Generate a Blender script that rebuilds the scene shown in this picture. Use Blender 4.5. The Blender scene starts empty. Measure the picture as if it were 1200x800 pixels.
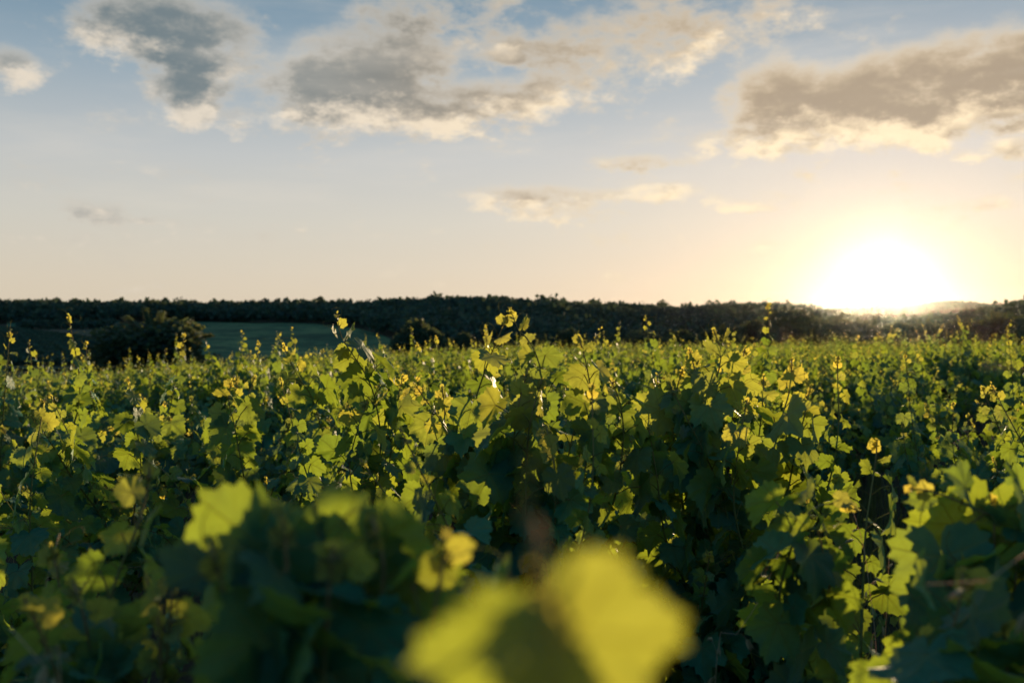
import bpy, math, random
import numpy as np
from mathutils import Vector

SC = bpy.context.scene
COL = SC.collection
rng = np.random.default_rng(11)
random.seed(11)

# ------------------------------------------------------------------ camera
F = 1166.7                      # focal length in photo pixels (1200 wide)
CAM_H = 1.70
HORIZON = 395.0
def px_dir(px, py):
    return np.array([(px - 600.0) / F, 1.0, (HORIZON - py) / F])
def at(px, py, d):
    """point at forward distance d seen at photo pixel px,py"""
    return np.array([0, 0, CAM_H]) + px_dir(px, py) * d

cam = bpy.data.cameras.new("camera")
cam.lens = 35.0
cam.sensor_width = 36.0
cam.clip_start = 0.05
cam.clip_end = 6000
cam.dof.use_dof = True
cam.dof.focus_distance = 3.6
cam.dof.aperture_fstop = 3.8
cam.dof.aperture_blades = 0
cam_ob = bpy.data.objects.new("camera", cam)
cam_ob.location = (0, 0, CAM_H)
cam_ob.rotation_euler = (math.radians(90), 0, 0)
cam.shift_y = -(400 - HORIZON) / 1200.0
COL.objects.link(cam_ob)
SC.camera = cam_ob

SUN_AZ = math.atan((1035 - 600) / F)
SUN_EL = math.radians(2.7)
SUN_DIR = np.array([math.sin(SUN_AZ) * math.cos(SUN_EL), math.cos(SUN_AZ) * math.cos(SUN_EL), math.sin(SUN_EL)])
ROW_AZ = math.radians(17.0)      # the vine rows run a little left of the sun
ROW = np.array([math.sin(ROW_AZ), math.cos(ROW_AZ), 0.0])
SIDE = np.array([math.cos(ROW_AZ), -math.sin(ROW_AZ), 0.0])

# ------------------------------------------------------------------ node helper
class NT:
    def __init__(s, tree): s.t = tree
    def node(s, kind, **kw):
        n = s.t.nodes.new(kind)
        for k, v in kw.items(): setattr(n, k, v)
        return n
    def put(s, sock, v):
        if hasattr(v, "is_linked") or isinstance(v, bpy.types.NodeSocket): s.t.links.new(v, sock)
        else: sock.default_value = v
    def m(s, op, a, b=None, c=None, clamp=False):
        n = s.node("ShaderNodeMath", operation=op, use_clamp=clamp)
        for i, v in enumerate((a, b, c)):
            if v is not None: s.put(n.inputs[i], v)
        return n.outputs[0]
    def v(s, op, a, b=None, out=0):
        n = s.node("ShaderNodeVectorMath", operation=op)
        s.put(n.inputs[0], a)
        if b is not None: s.put(n.inputs[1], b)
        return n.outputs["Value"] if op in ("DOT_PRODUCT", "LENGTH", "DISTANCE") else n.outputs[0]
    def xyz(s, x, y, z):
        n = s.node("ShaderNodeCombineXYZ")
        for i, v in enumerate((x, y, z)): s.put(n.inputs[i], v)
        return n.outputs[0]
    def sep(s, v):
        n = s.node("ShaderNodeSeparateXYZ"); s.put(n.inputs[0], v); return n.outputs
    def smooth(s, x, lo, hi):
        n = s.node("ShaderNodeMapRange", interpolation_type="SMOOTHSTEP")
        s.put(n.inputs["Value"], x); s.put(n.inputs["From Min"], lo); s.put(n.inputs["From Max"], hi)
        return n.outputs["Result"]
    def mix(s, f, a, b, blend="MIX", clamp=False):
        n = s.node("ShaderNodeMix", data_type="RGBA", blend_type=blend)
        n.clamp_factor = True
        s.put(n.inputs["Factor"], f)
        for sock, v in ((n.inputs[6], a), (n.inputs[7], b)):
            s.put(sock, v if isinstance(v, bpy.types.NodeSocket) else (tuple(v) + (1,))[:4])
        return n.outputs[2]
    def noise(s, vec, scale, detail=4, rough=0.5, lac=2.0):
        n = s.node("ShaderNodeTexNoise")
        if vec is not None: s.put(n.inputs["Vector"], vec)
        n.inputs["Scale"].default_value = scale
        n.inputs["Detail"].default_value = detail
        n.inputs["Roughness"].default_value = rough
        n.inputs["Lacunarity"].default_value = lac
        return n.outputs[0]
    def ramp(s, x, stops):
        n = s.node("ShaderNodeValToRGB")
        e = n.color_ramp.elements
        while len(e) > 1: e.remove(e[-1])
        e[0].position = stops[0][0]; e[0].color = tuple(stops[0][1]) + (1,)
        for p, c in stops[1:]:
            k = e.new(p); k.color = tuple(c) + (1,)
        s.put(n.inputs[0], x)
        return n.outputs[0]

def lin(r, g, b):
    f = lambda c: (c / 255 / 12.92) if c / 255 <= .04045 else ((c / 255 + .055) / 1.055) ** 2.4
    return (f(r), f(g), f(b))

# ------------------------------------------------------------------ sky
SKY_GAIN = 0.42
world = bpy.data.worlds.new("World")
SC.world = world
world.use_nodes = True
wt = world.node_tree
wt.nodes.clear()
W = NT(wt)
tc = W.node("ShaderNodeTexCoord")
D = W.v("NORMALIZE", tc.outputs["Generated"])
dx, dy, dz = W.sep(D)
AZ = W.m("ARCTAN2", dx, dy)
EL = W.m("ARCSINE", dz)
ELD = W.m("MULTIPLY", EL, 180 / math.pi)
sky = W.node("ShaderNodeTexSky")
sky.sky_type = "NISHITA"
sky.sun_disc = False
sky.sun_elevation = SUN_EL
sky.sun_rotation = SUN_AZ
sky.air_density = 1.0; sky.dust_density = 1.5; sky.ozone_density = 1.5
# clear-air colours by height above the horizon, 0..90 degrees
base = W.ramp(W.m("DIVIDE", ELD, 60.0, clamp=True), [
    (0.0, lin(222, 206, 180)), (3.2 / 60, lin(219, 208, 189)), (6.5 / 60, lin(211, 208, 198)),
    (10 / 60, lin(195, 199, 200)), (14.5 / 60, lin(152, 172, 186)), (19 / 60, lin(98, 138, 164)),
    (30 / 60, lin(80, 150, 192)), (1.0, lin(52, 140, 196))])
base = W.mix(0.12, base, W.v("MULTIPLY", sky.outputs[0], (0.1, 0.1, 0.1)))
cosg = W.v("DOT_PRODUCT", D, tuple(SUN_DIR))
gam = W.m("MULTIPLY", W.m("ARCCOSINE", W.m("MINIMUM", cosg, 0.999999)), 180 / math.pi)

def cpx(px, py):
    az = math.atan((px - 600) / F)
    return az, math.atan((HORIZON - py) / F * math.cos(az))
# cx, cy, rx, ry (photo pixels on the plane of the sky), tilt degrees, weight
CLOUDS = [
    (212, 45, 110, 60, 14, 1.2), (225, 100, 62, 45, 20, 1.0), (150, 22, 62, 42, 0, 1.0), (300, 145, 60, 22, 8, .62), (10, 78, 55, 26, 0, .8),
    (430, 95, 125, 66, -8, 1.25), (530, 128, 120, 36, -6, 1.1), (420, 150, 80, 25, 0, .75),
    (470, 20, 75, 40, -12, .72), (590, 12, 90, 40, -10, .70),
    (700, 85, 175, 55, -22, .74), (800, 50, 110, 42, -14, .72), (840, 20, 120, 30, -4, .66), (640, 130, 90, 30, -12, .62),
    (1060, 115, 230, 58, -10, 1.3), (930, 128, 110, 52, 4, 1.2), (1190, 92, 140, 50, -16, 1.2), (880, 172, 100, 26, 6, .72), (1000, 160, 120, 24, -14, .9),
    (620, 238, 115, 22, 2, .92), (760, 225, 56, 15, 0, .8), (865, 243, 44, 12, 4, .7),
    (1175, 174, 50, 15, 0, .85), (1115, 185, 28, 10, 0, .65), (1145, 238, 32, 10, 0, .65), (140, 248, 85, 16, 6, .52), (1195, 200, 20, 8, 0, .5),
    (730, 190, 90, 12, 0, .6), (585, 60, 60, 30, -20, .74), (660, 50, 80, 35, -15, .78), (740, 20, 95, 30, -8, .78), (620, 105, 75, 30, -18, .8), (350, 152, 60, 18, 5, .7), (900, 100, 60, 40, -10, .8), (500, 15, 60, 28, 0, .75), (690, 232, 150, 13, 1, .75),
]
def cloud_value(u, v):
    vec = W.xyz(u, W.m("MULTIPLY", v, 1.9), 3.7)
    n = W.noise(vec, 14.0, 10, 0.66)
    n2 = W.noise(W.xyz(u, W.m("MULTIPLY", v, 1.4), 9.1), 5.0, 2, 0.5)
    n3 = W.noise(W.xyz(u, W.m("MULTIPLY", v, 1.7), 5.5), 42.0, 5, 0.55)
    # warp the outlines
    uw = W.m("ADD", u, W.m("MULTIPLY", W.m("SUBTRACT", n2, 0.5), 0.07))
    vw = W.m("ADD", v, W.m("MULTIPLY", W.m("SUBTRACT", n, 0.5), 0.05))
    tot = None
    for cx, cy, rx, ry, tilt, w in CLOUDS:
        a, e = cpx(cx, cy)
        k = math.cos(math.atan((cx - 600) / F)) ** 2
        ru, rv = rx / F * k * 1.12, ry / F * 1.12
        t = math.radians(-tilt)
        du = W.m("SUBTRACT", uw, a); dv = W.m("SUBTRACT", vw, e)
        p = W.m("ADD", W.m("MULTIPLY", du, math.cos(t) / ru), W.m("MULTIPLY", dv, math.sin(t) / ru))
        q = W.m("SUBTRACT", W.m("MULTIPLY", dv, math.cos(t) / rv), W.m("MULTIPLY", du, math.sin(t) / rv))
        r2 = W.m("ADD", W.m("MULTIPLY", p, p), W.m("MULTIPLY", q, q))
        d = W.m("MULTIPLY", W.m("MAXIMUM", W.m("SUBTRACT", 1.0, W.m("MULTIPLY", r2, 0.8)), 0.0), w)
        tot = d if tot is None else W.m("SMOOTH_MAX", tot, d, 0.25)
    # clouds that are not in view: a scattered field outside the photographed part
    side = W.smooth(W.m("ABSOLUTE", u), 0.62, 0.85)
    above = W.smooth(v, 0.36, 0.5)
    far = W.m("MULTIPLY", W.m("MAXIMUM", side, above), W.smooth(n2, 0.5, 0.66))
    tot = W.m("MAXIMUM", tot, W.m("MULTIPLY", far, W.smooth(v, 0.08, 0.2)))
    return W.m("ADD", tot, W.m("ADD", W.m("MULTIPLY", W.m("SUBTRACT", n, 0.52), 2.1), W.m("MULTIPLY", W.m("SUBTRACT", n3, 0.5), 0.6))), n
val, nn = cloud_value(AZ, EL)
OFF = 0.022
val2, _ = cloud_value(W.m("ADD", AZ, OFF * 0.35), W.m("SUBTRACT", EL, OFF))
alpha = W.smooth(val, 0.20, 0.95)
thick = W.smooth(val, 0.40, 1.15)
lit = W.smooth(W.m("SUBTRACT", val, val2), 0.12, 1.05)
near = W.m("POWER", 2.718, W.m("MULTIPLY", gam, -1 / 14.0))
shade = W.mix(W.smooth(gam, 12, 42), lin(158, 141, 118), lin(108, 124, 131))
edge = W.mix(W.smooth(gam, 8, 40), lin(250, 228, 190), lin(222, 212, 196))
light = W.m("ADD", W.m("MULTIPLY", lit, 0.95), W.m("MULTIPLY", W.m("SUBTRACT", 1.0, thick), 0.72), clamp=True)
ccol = W.mix(light, shade, W.v("MULTIPLY", edge, (1.04, 1.02, 1.0)))
# the half of the sky opposite the low sun is dimmer and bluer
base = W.mix(W.smooth(gam, 60, 120), base, W.v("MULTIPLY", base, (0.20, 0.74, 0.95)))
skyc = W.mix(alpha, base, ccol)
# thin high veil streaks
veil = W.m("MULTIPLY", W.smooth(W.noise(W.xyz(AZ, W.m("MULTIPLY", EL, 6.0), 1.3), 4.0, 5, .55), .45, .8), 0.28)
veil = W.m("MULTIPLY", veil, W.smooth(ELD, 2, 8))
skyc = W.mix(veil, skyc, lin(226, 216, 200))
# light scattered round the low sun
def expo(width, amp, power=1.0):
    g = W.m("DIVIDE", gam, width)
    if power != 1.0: g = W.m("POWER", g, power)
    return W.m("MULTIPLY", W.m("POWER", 2.71828, W.m("MULTIPLY", g, -1.0)), amp)
def addcol(c, f, col):
    return W.v("ADD", c, W.v("MULTIPLY", W.xyz(f, f, f), col))
skyc = addcol(skyc, expo(12.0, 0.03), (1.0, 0.72, 0.42))
skyc = addcol(skyc, expo(24.0, 0.17), (1.0, 0.86, 0.74))
skyc = addcol(skyc, expo(2.4, 0.15, 2.2), (1.0, 0.86, 0.64))
skyc = addcol(skyc, expo(1.02, 7.0, 2.0), (1.0, 0.85, 0.62))
bg = W.node("ShaderNodeBackground")
W.put(bg.inputs["Color"], W.v("MULTIPLY", skyc, (10 * SKY_GAIN,) * 3))
bg.inputs["Strength"].default_value = 0.1
wo = W.node("ShaderNodeOutputWorld")
wt.links.new(bg.outputs[0], wo.inputs[0])
world.cycles.sampling_method = "MANUAL"
world.cycles.sample_map_resolution = 1024

# ------------------------------------------------------------------ sun and exposure
sun = bpy.data.lights.new("sun", "SUN")
sun.energy = 5.0
sun.angle = math.radians(0.6)
sun.color = (1.0, 0.73, 0.40)
sun_ob = bpy.data.objects.new("sun", sun)
sun_ob.rotation_euler = Vector(SUN_DIR).to_track_quat("Z", "Y").to_euler()
COL.objects.link(sun_ob)

SC.view_settings.view_transform = "Standard"
SC.view_settings.look = "None"
SC.view_settings.exposure = 1.25
SC.view_settings.gamma = 1.0
SC.view_settings.use_curve_mapping = False
SC.cycles.use_denoising = True
SC.cycles.max_bounces = 6
SC.cycles.diffuse_bounces = 3
SC.cycles.glossy_bounces = 2
SC.cycles.transmission_bounces = 4
SC.cycles.volume_bounces = 0
SC.cycles.sample_clamp_indirect = 3.0
SC.cycles.use_adaptive_sampling = True
SC.cycles.adaptive_threshold = 0.02
SC.cycles.caustics_reflective = False
SC.cycles.caustics_refractive = False

# ------------------------------------------------------------------ object helpers
def tag(o, label=None, cat=None, group=None, kind=None):
    if label: o["label"] = label
    if cat: o["category"] = cat
    if group: o["group"] = group
    if kind: o["kind"] = kind
    return o
def empty(name, loc, rz=0.0, scale=1.0):
    o = bpy.data.objects.new(name, None)
    o.location = tuple(float(v) for v in loc); o.rotation_euler = (0, 0, rz); o.scale = (scale,) * 3
    o.empty_display_size = 0.1
    COL.objects.link(o)
    return o
def link(name, mesh, parent=None):
    o = bpy.data.objects.new(name, mesh)
    COL.objects.link(o)
    if parent is not None: o.parent = parent
    return o

class MB:
    """collects triangles, builds one mesh"""
    def __init__(s): s.V = []; s.T = []; s.A = []; s.B = []; s.n = 0
    def add(s, v, t, a=None, b=None):
        v = np.asarray(v, float).reshape(-1, 3); t = np.asarray(t, int).reshape(-1, 3)
        s.V.append(v); s.T.append(t + s.n); s.n += len(v)
        s.A.append(np.zeros((len(v), 3)) if a is None else np.asarray(a, float).reshape(-1, 3))
        s.B.append(np.zeros(len(v)) if b is None else np.broadcast_to(np.asarray(b, float), (len(v),)))
    def tube(s, pts, rad, k=5, tint=0.5, cap=True):
        pts = np.asarray(pts, float); n = len(pts)
        rad = np.broadcast_to(np.asarray(rad, float), (n,))
        tan = np.gradient(pts, axis=0); tan /= np.linalg.norm(tan, axis=1)[:, None] + 1e-9
        ref = np.array([0.31, 0.2, 0.93]) if abs(tan[0, 2]) < .8 else np.array([0.9, 0.3, 0.1])
        a = np.cross(tan, ref); a /= np.linalg.norm(a, axis=1)[:, None] + 1e-9
        b = np.cross(tan, a)
        th = np.arange(k) * 2 * math.pi / k
        ring = (np.cos(th)[None, :, None] * a[:, None] + np.sin(th)[None, :, None] * b[:, None]) * rad[:, None, None]
        v = (pts[:, None] + ring).reshape(-1, 3)
        i = np.arange(n - 1)[:, None] * k; j = np.arange(k)[None]; j2 = (j + 1) % k
        q = np.stack([i + j, i + j2, i + k + j2, i + k + j], -1).reshape(-1, 4)
        t = np.concatenate([q[:, [0, 1, 2]], q[:, [0, 2, 3]]])
        if cap:
            v = np.concatenate([v, pts[-1:], pts[:1]])
            e = np.arange(k)
            t = np.concatenate([t, np.stack([(n - 1) * k + e, (n - 1) * k + (e + 1) % k, np.full(k, n * k)], -1),
                                np.stack([(e + 1) % k, e, np.full(k, n * k + 1)], -1)])
        fr = np.repeat(np.linspace(0, 1, n), k)
        if cap: fr = np.concatenate([fr, [1, 0]])
        s.add(v, t, np.stack([fr * 0, fr * 0, fr * 0 + tint], -1), fr)
    def mesh(s, name, mat, smooth=True):
        v = np.concatenate(s.V); t = np.concatenate(s.T)
        me = bpy.data.meshes.new(name)
        me.vertices.add(len(v)); me.vertices.foreach_set("co", v.astype(np.float32).ravel())
        me.loops.add(t.size); me.loops.foreach_set("vertex_index", t.astype(np.int32).ravel())
        me.polygons.add(len(t))
        me.polygons.foreach_set("loop_start", np.arange(0, t.size, 3, dtype=np.int32))
        me.polygons.foreach_set("loop_total", np.full(len(t), 3, dtype=np.int32))
        me.polygons.foreach_set("use_smooth", np.full(len(t), smooth, dtype=bool))
        a = me.attributes.new("leaf_place", "FLOAT_VECTOR", "POINT")
        a.data.foreach_set("vector", np.concatenate(s.A).astype(np.float32).ravel())
        b = me.attributes.new("age", "FLOAT", "POINT")
        b.data.foreach_set("value", np.concatenate(s.B).astype(np.float32))
        me.materials.append(mat)
        me.update(calc_edges=True)
        return me

def nrm(v):
    v = np.asarray(v, float)
    return v / (np.linalg.norm(v, axis=-1, keepdims=True) + 1e-9)

# ------------------------------------------------------------------ materials
def new_mat(name):
    m = bpy.data.materials.new(name); m.use_nodes = True
    m.node_tree.nodes.clear()
    return m, NT(m.node_tree)
def out(n, sh):
    o = n.node("ShaderNodeOutputMaterial"); n.t.links.new(sh, o.inputs[0]); return o
def principled(n, col, rough=0.8, spec=0.2, normal=None):
    p = n.node("ShaderNodeBsdfPrincipled")
    n.put(p.inputs["Base Color"], col if isinstance(col, bpy.types.NodeSocket) else tuple(col) + (1,))
    n.put(p.inputs["Roughness"], rough)
    p.inputs["Specular IOR Level"].default_value = spec
    if normal is not None: n.t.links.new(normal, p.inputs["Normal"])
    return p.outputs[0]

def leaf_material(name, old, young, tr_old, tr_young, veins=True, trans=0.42, rough=0.58):
    m, n = new_mat(name)
    at_ = n.node("ShaderNodeAttribute", attribute_name="leaf_place")
    ag = n.node("ShaderNodeAttribute", attribute_name="age")
    x, y, tint = n.sep(at_.outputs["Vector"])
    age = ag.outputs["Fac"]
    oi = n.node("ShaderNodeObjectInfo")
    col = n.mix(age, old, young)
    var = n.m("MULTIPLY_ADD", tint, 0.8, 0.6)
    col = n.v("MULTIPLY", col, n.xyz(n.m("MULTIPLY", var, n.m("MULTIPLY_ADD", oi.outputs["Random"], 0.3, 0.85)), var, n.m("MULTIPLY_ADD", tint, .4, .8)))
    tcol = n.mix(age, tr_old, tr_young)
    tcol = n.v("MULTIPLY", tcol, n.xyz(n.m("MULTIPLY_ADD", tint, 0.5, 0.75), n.m("MULTIPLY_ADD", tint, 0.3, 0.85), 1.0))
    geo = n.node("ShaderNodeNewGeometry")
    nor = None
    if veins:
        ax = n.m("ABSOLUTE", x)
        vein = None
        for deg in (0, 50, 108):
            s, c = math.sin(math.radians(deg)), math.cos(math.radians(deg))
            along = n.m("ADD", n.m("MULTIPLY", ax, s), n.m("MULTIPLY", y, c))
            off = n.m("SUBTRACT", n.m("MULTIPLY", ax, c), n.m("MULTIPLY", y, s))
            w = n.m("SUBTRACT", 0.026, n.m("MULTIPLY", along, 0.022))
            line = n.m("MULTIPLY", n.smooth(n.m("DIVIDE", n.m("ABSOLUTE", off), w), 1.0, 0.35), n.m("GREATER_THAN", along, 0.0))
            # side veins leave at a slant
            sl = n.m("FRACT", n.m("MULTIPLY", n.m("SUBTRACT", along, n.m("MULTIPLY", n.m("ABSOLUTE", off), 0.8)), 7.0))
            sv = n.m("MULTIPLY", n.smooth(n.m("ABSOLUTE", n.m("SUBTRACT", sl, 0.5)), 0.08, 0.02), n.smooth(n.m("ABSOLUTE", off), 0.26, 0.12))
            sv = n.m("MULTIPLY", n.m("MULTIPLY", sv, 0.45), n.m("GREATER_THAN", along, 0.05))
            line = n.m("MAXIMUM", line, sv)
            vein = line if vein is None else n.m("MAXIMUM", vein, line)
        blot = n.noise(n.xyz(n.m("ADD", x, n.m("MULTIPLY", tint, 31.0)), y, 0.0), 5.0, 4, .6)
        col = n.v("MULTIPLY", col, n.xyz(*[n.m("MULTIPLY_ADD", blot, 0.7, 0.65)] * 3))
        tcol = n.v("MULTIPLY", tcol, n.xyz(*[n.m("MULTIPLY_ADD", blot, 0.5, 0.75)] * 3))
        col = n.mix(n.m("MULTIPLY", vein, 0.7), col, (0.16, 0.20, 0.07))
        tcol = n.mix(n.m("MULTIPLY", vein, 0.8), tcol, n.v("MULTIPLY", tcol, (0.55, 0.5, 0.5)))
        # brown edges and spots on a few leaves
        rr = n.m("SQRT", n.m("ADD", n.m("MULTIPLY", x, x), n.m("MULTIPLY", y, y)))
        dry = n.m("MULTIPLY", n.smooth(n.m("ADD", blot, n.m("MULTIPLY", rr, 0.35)), 0.86, 0.95), n.m("GREATER_THAN", tint, 0.72))
        col = n.mix(dry, col, (0.16, 0.085, 0.03)); tcol = n.mix(dry, tcol, (0.22, 0.10, 0.02))
        bump = n.node("ShaderNodeBump"); bump.inputs["Strength"].default_value = 0.5; bump.inputs["Distance"].default_value = 0.004
        n.put(bump.inputs["Height"], n.m("ADD", n.m("MULTIPLY", vein, -0.6), blot))
        nor = bump.outputs[0]
    p = principled(n, col, rough, 0.14, nor)
    tr = n.node("ShaderNodeBsdfTranslucent"); n.put(tr.inputs[0], tcol)
    mx = n.node("ShaderNodeMixShader"); mx.inputs[0].default_value = trans
    n.t.links.new(p, mx.inputs[1]); n.t.links.new(tr.outputs[0], mx.inputs[2])
    out(n, mx.outputs[0])
    return m

M = {}
M["vine_leaf"] = leaf_material("vine_leaf", (0.018, 0.125, 0.082), (0.10, 0.12, 0.04), (0.225, 0.295, 0.020), (0.60, 0.53, 0.075))
M["far_leaf"] = leaf_material("far_vine_leaf", (0.018, 0.125, 0.082), (0.09, 0.11, 0.04), (0.190, 0.24, 0.020), (0.46, 0.43, 0.065), veins=False)
M["tree_leaf"] = leaf_material("tree_leaf", (0.024, 0.064, 0.046), (0.055, 0.085, 0.045), (0.08, 0.10, 0.03), (0.13, 0.13, 0.04), veins=False, trans=0.35, rough=.7)
M["forest_leaf"] = leaf_material("forest_leaf", (0.022, 0.064, 0.052), (0.038, 0.072, 0.052), (0.05, 0.07, 0.03), (0.07, 0.08, 0.03), veins=False, trans=0.25, rough=.8)

def shoot_material():
    m, n = new_mat("vine_shoot")
    ag = n.node("ShaderNodeAttribute", attribute_name="age")
    c = n.ramp(ag.outputs["Fac"], [(0, (0.13, 0.085, 0.035)), (.45, (0.10, 0.11, 0.035)), (.85, (0.16, 0.14, 0.055)), (1, (0.24, 0.15, 0.08))])
    nz = n.noise(n.node("ShaderNodeTexCoord").outputs["Object"], 60, 3)
    c = n.v("MULTIPLY", c, n.xyz(*[n.m("MULTIPLY_ADD", nz, 0.8, 0.6)] * 3))
    out(n, principled(n, c, 0.85, 0.0)); return m
M["shoot"] = shoot_material()
def bark_material():
    m, n = new_mat("vine_bark")
    v = n.node("ShaderNodeTexCoord").outputs["Object"]
    nz = n.noise(n.v("MULTIPLY", v, (1, 1, .12)), 90, 6, .65)
    c = n.ramp(nz, [(0.3, (0.03, 0.022, 0.016)), (.7, (0.15, 0.115, 0.085))])
    b = n.node("ShaderNodeBump"); b.inputs["Strength"].default_value = .9; b.inputs["Distance"].default_value = .02
    n.put(b.inputs["Height"], nz)
    out(n, principled(n, c, 0.95, 0.1, b.outputs[0])); return m
M["bark"] = bark_material()
def straw_material():
    m, n = new_mat("dry_straw")
    ag = n.node("ShaderNodeAttribute", attribute_name="age")
    c = n.ramp(ag.outputs["Fac"], [(0, (0.20, 0.19, 0.08)), (1, (0.52, 0.40, 0.26))])
    p = principled(n, c, 0.6, 0.3)
    tr = n.node("ShaderNodeBsdfTranslucent"); tr.inputs[0].default_value = (0.65, 0.42, 0.25, 1)
    mx = n.node("ShaderNodeMixShader"); mx.inputs[0].default_value = 0.4
    n.t.links.new(p, mx.inputs[1]); n.t.links.new(tr.outputs[0], mx.inputs[2])
    out(n, mx.outputs[0]); return m
M["straw"] = straw_material()
def grass_material():
    m, n = new_mat("lane_grass")
    ag = n.node("ShaderNodeAttribute", attribute_name="age")
    c = n.ramp(ag.outputs["Fac"], [(0, (0.035, 0.055, 0.02)), (1, (0.13, 0.12, 0.05))])
    p = principled(n, c, 0.7, 0.2)
    tr = n.node("ShaderNodeBsdfTranslucent"); tr.inputs[0].default_value = (0.12, 0.14, 0.03, 1)
    mx = n.node("ShaderNodeMixShader"); mx.inputs[0].default_value = 0.3
    n.t.links.new(p, mx.inputs[1]); n.t.links.new(tr.outputs[0], mx.inputs[2])
    out(n, mx.outputs[0]); return m
M["grass"] = grass_material()
def ground_material(name, a, b, scale, fine=40):
    m, n = new_mat(name)
    v = n.node("ShaderNodeNewGeometry").outputs["Position"]
    n1 = n.noise(v, scale, 6, .6); n2 = n.noise(v, fine, 5, .65)
    c = n.mix(n.smooth(n1, .35, .65), a, b)
    c = n.v("MULTIPLY", c, n.xyz(*[n.m("MULTIPLY_ADD", n2, 0.9, 0.55)] * 3))
    bp = n.node("ShaderNodeBump"); bp.inputs["Strength"].default_value = .8; bp.inputs["Distance"].default_value = .05
    n.put(bp.inputs["Height"], n2)
    out(n, principled(n, c, 0.95, 0.05, bp.outputs[0])); return m
M["soil"] = ground_material("soil", (0.050, 0.038, 0.026), (0.030, 0.034, 0.018), 0.9)
def meadow_material():
    m, n = new_mat("meadow")
    v = n.node("ShaderNodeNewGeometry").outputs["Position"]
    x, y, z = n.sep(v)
    lane = n.m("SINE", n.m("MULTIPLY", n.m("ADD", n.m("MULTIPLY", x, .5), n.m("MULTIPLY", y, .85)), 1.1))
    big = n.noise(v, .03, 5, .6); mid = n.noise(v, .22, 5, .7)
    f = n.m("ADD", n.m("MULTIPLY", big, .55), n.m("ADD", n.m("MULTIPLY", mid, .6), n.m("MULTIPLY", lane, .05)))
    c = n.ramp(f, [(.48, (0.014, 0.048, 0.026)), (.575, (0.034, 0.092, 0.044)), (.67, (0.095, 0.150, 0.060))])
    out(n, principled(n, c, 0.95, 0.05)); return m
M["meadow"] = meadow_material()
M["rough_meadow"] = ground_material("rough_meadow", (0.020, 0.074, 0.046), (0.045, 0.105, 0.058), 0.09, 0.5)
M["plot"] = ground_material("vineyard_plot", (0.05, 0.06, 0.03), (0.06, 0.055, 0.035), 0.05, 1.0)

# ------------------------------------------------------------------ terrain
NEAR_PX = [-600, 0, 100, 200, 300, 370, 430, 500, 530, 600, 650, 700, 760, 800, 860, 910, 940, 960, 1000, 1050, 1100, 1135, 1150, 1170, 1200, 1300, 1800]
NEAR_PY = [352, 355, 355, 354, 355, 353, 354, 351, 350, 351, 353, 356, 358, 360, 356, 357, 360, 364, 371, 374, 370, 364, 361, 357, 350, 340, 340]
NEAR_R = [560, 545, 540, 535, 520, 505, 480, 440, 430, 430, 440, 470, 520, 540, 560, 580, 590, 600, 600, 580, 520, 470, 455, 440, 420, 420, 420]
FAR_PX = [-600, 800, 930, 960, 1000, 1035, 1070, 1110, 1140, 1170, 1220, 1300, 1800]
FAR_PY = [400, 372, 364, 363.5, 362.5, 357.5, 360, 354.5, 356, 360, 364, 370, 400]
def px_of(x, y):
    az = np.clip(np.arctan2(x, y), -1.15, 1.15)
    return 600 + F * np.tan(az), np.cos(az)
def sstep(a, b, x):
    t = np.clip((x - a) / (b - a), 0, 1); return t * t * (3 - 2 * t)
def bumps(x, y):
    return (np.sin(x * .021 + 1.3) * np.cos(y * .017 + .4) + .5 * np.sin(x * .053 + y * .041)) * 1.0
TREE_H = 5.0
def terrain(x, y):
    x = np.asarray(x, float); y = np.asarray(y, float)
    r = np.hypot(x, y)
    zv = 0.0245 * x - 0.0195 * (np.sqrt(x * x + 16) - 4)
    zv = np.clip(zv, -2.2, 2.2) - .0095 * np.maximum(np.sqrt(r * r + 64) - 12, 0) + np.where(x < 0, .015, 0) * x * sstep(15, 60, r)
    px, ca = px_of(x, y)
    R = np.interp(px, NEAR_PX, NEAR_R); py = np.interp(px, NEAR_PX, NEAR_PY)
    ztop = CAM_H + (HORIZON - py) / F * R * ca - TREE_H
    low = -3.2
    t = np.clip((r - 135) / (R - 135), 0, 1.0)
    prof = t * t * (3 - 2 * t) * .45 + t * .55
    hill = low + (ztop - low) * prof
    hill = np.where(r > R, ztop - (r - R) * .06, hill)
    hill = hill + bumps(x, y) * sstep(150, 240, r) * (1 - sstep(0.8, 1.0, r / R)) * .8
    t = sstep(92, 140, r)
    z = zv * (1 - t) + hill * t
    pyf = np.interp(px, FAR_PX, FAR_PY)
    zf = CAM_H + (HORIZON - pyf) / F * 1150 * ca - 3
    far = zf * np.exp(-((r - 1150) / 240.0) ** 2) - 12 * (1 - np.exp(-((r - 1150) / 240.0) ** 2))
    return np.where(r > 640, np.maximum(z, far), z)

def sheet(name, U, Vv, fn, mat, kind="structure"):
    """grid sheet from fn(u,v) -> xyz"""
    uu, vv = np.meshgrid(U, Vv, indexing="ij")
    p = fn(uu, vv)
    nu, nv = len(U), len(Vv)
    i = (np.arange(nu - 1)[:, None] * nv + np.arange(nv - 1)[None]).ravel()
    q0, q1, q2, q3 = i, i + nv, i + nv + 1, i + 1
    b = MB(); b.add(p.reshape(-1, 3), np.concatenate([np.stack([q0, q1, q2], -1), np.stack([q0, q2, q3], -1)]))
    me = b.mesh(name, mat)
    o = link(name, me); o["kind"] = kind
    return o
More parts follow.
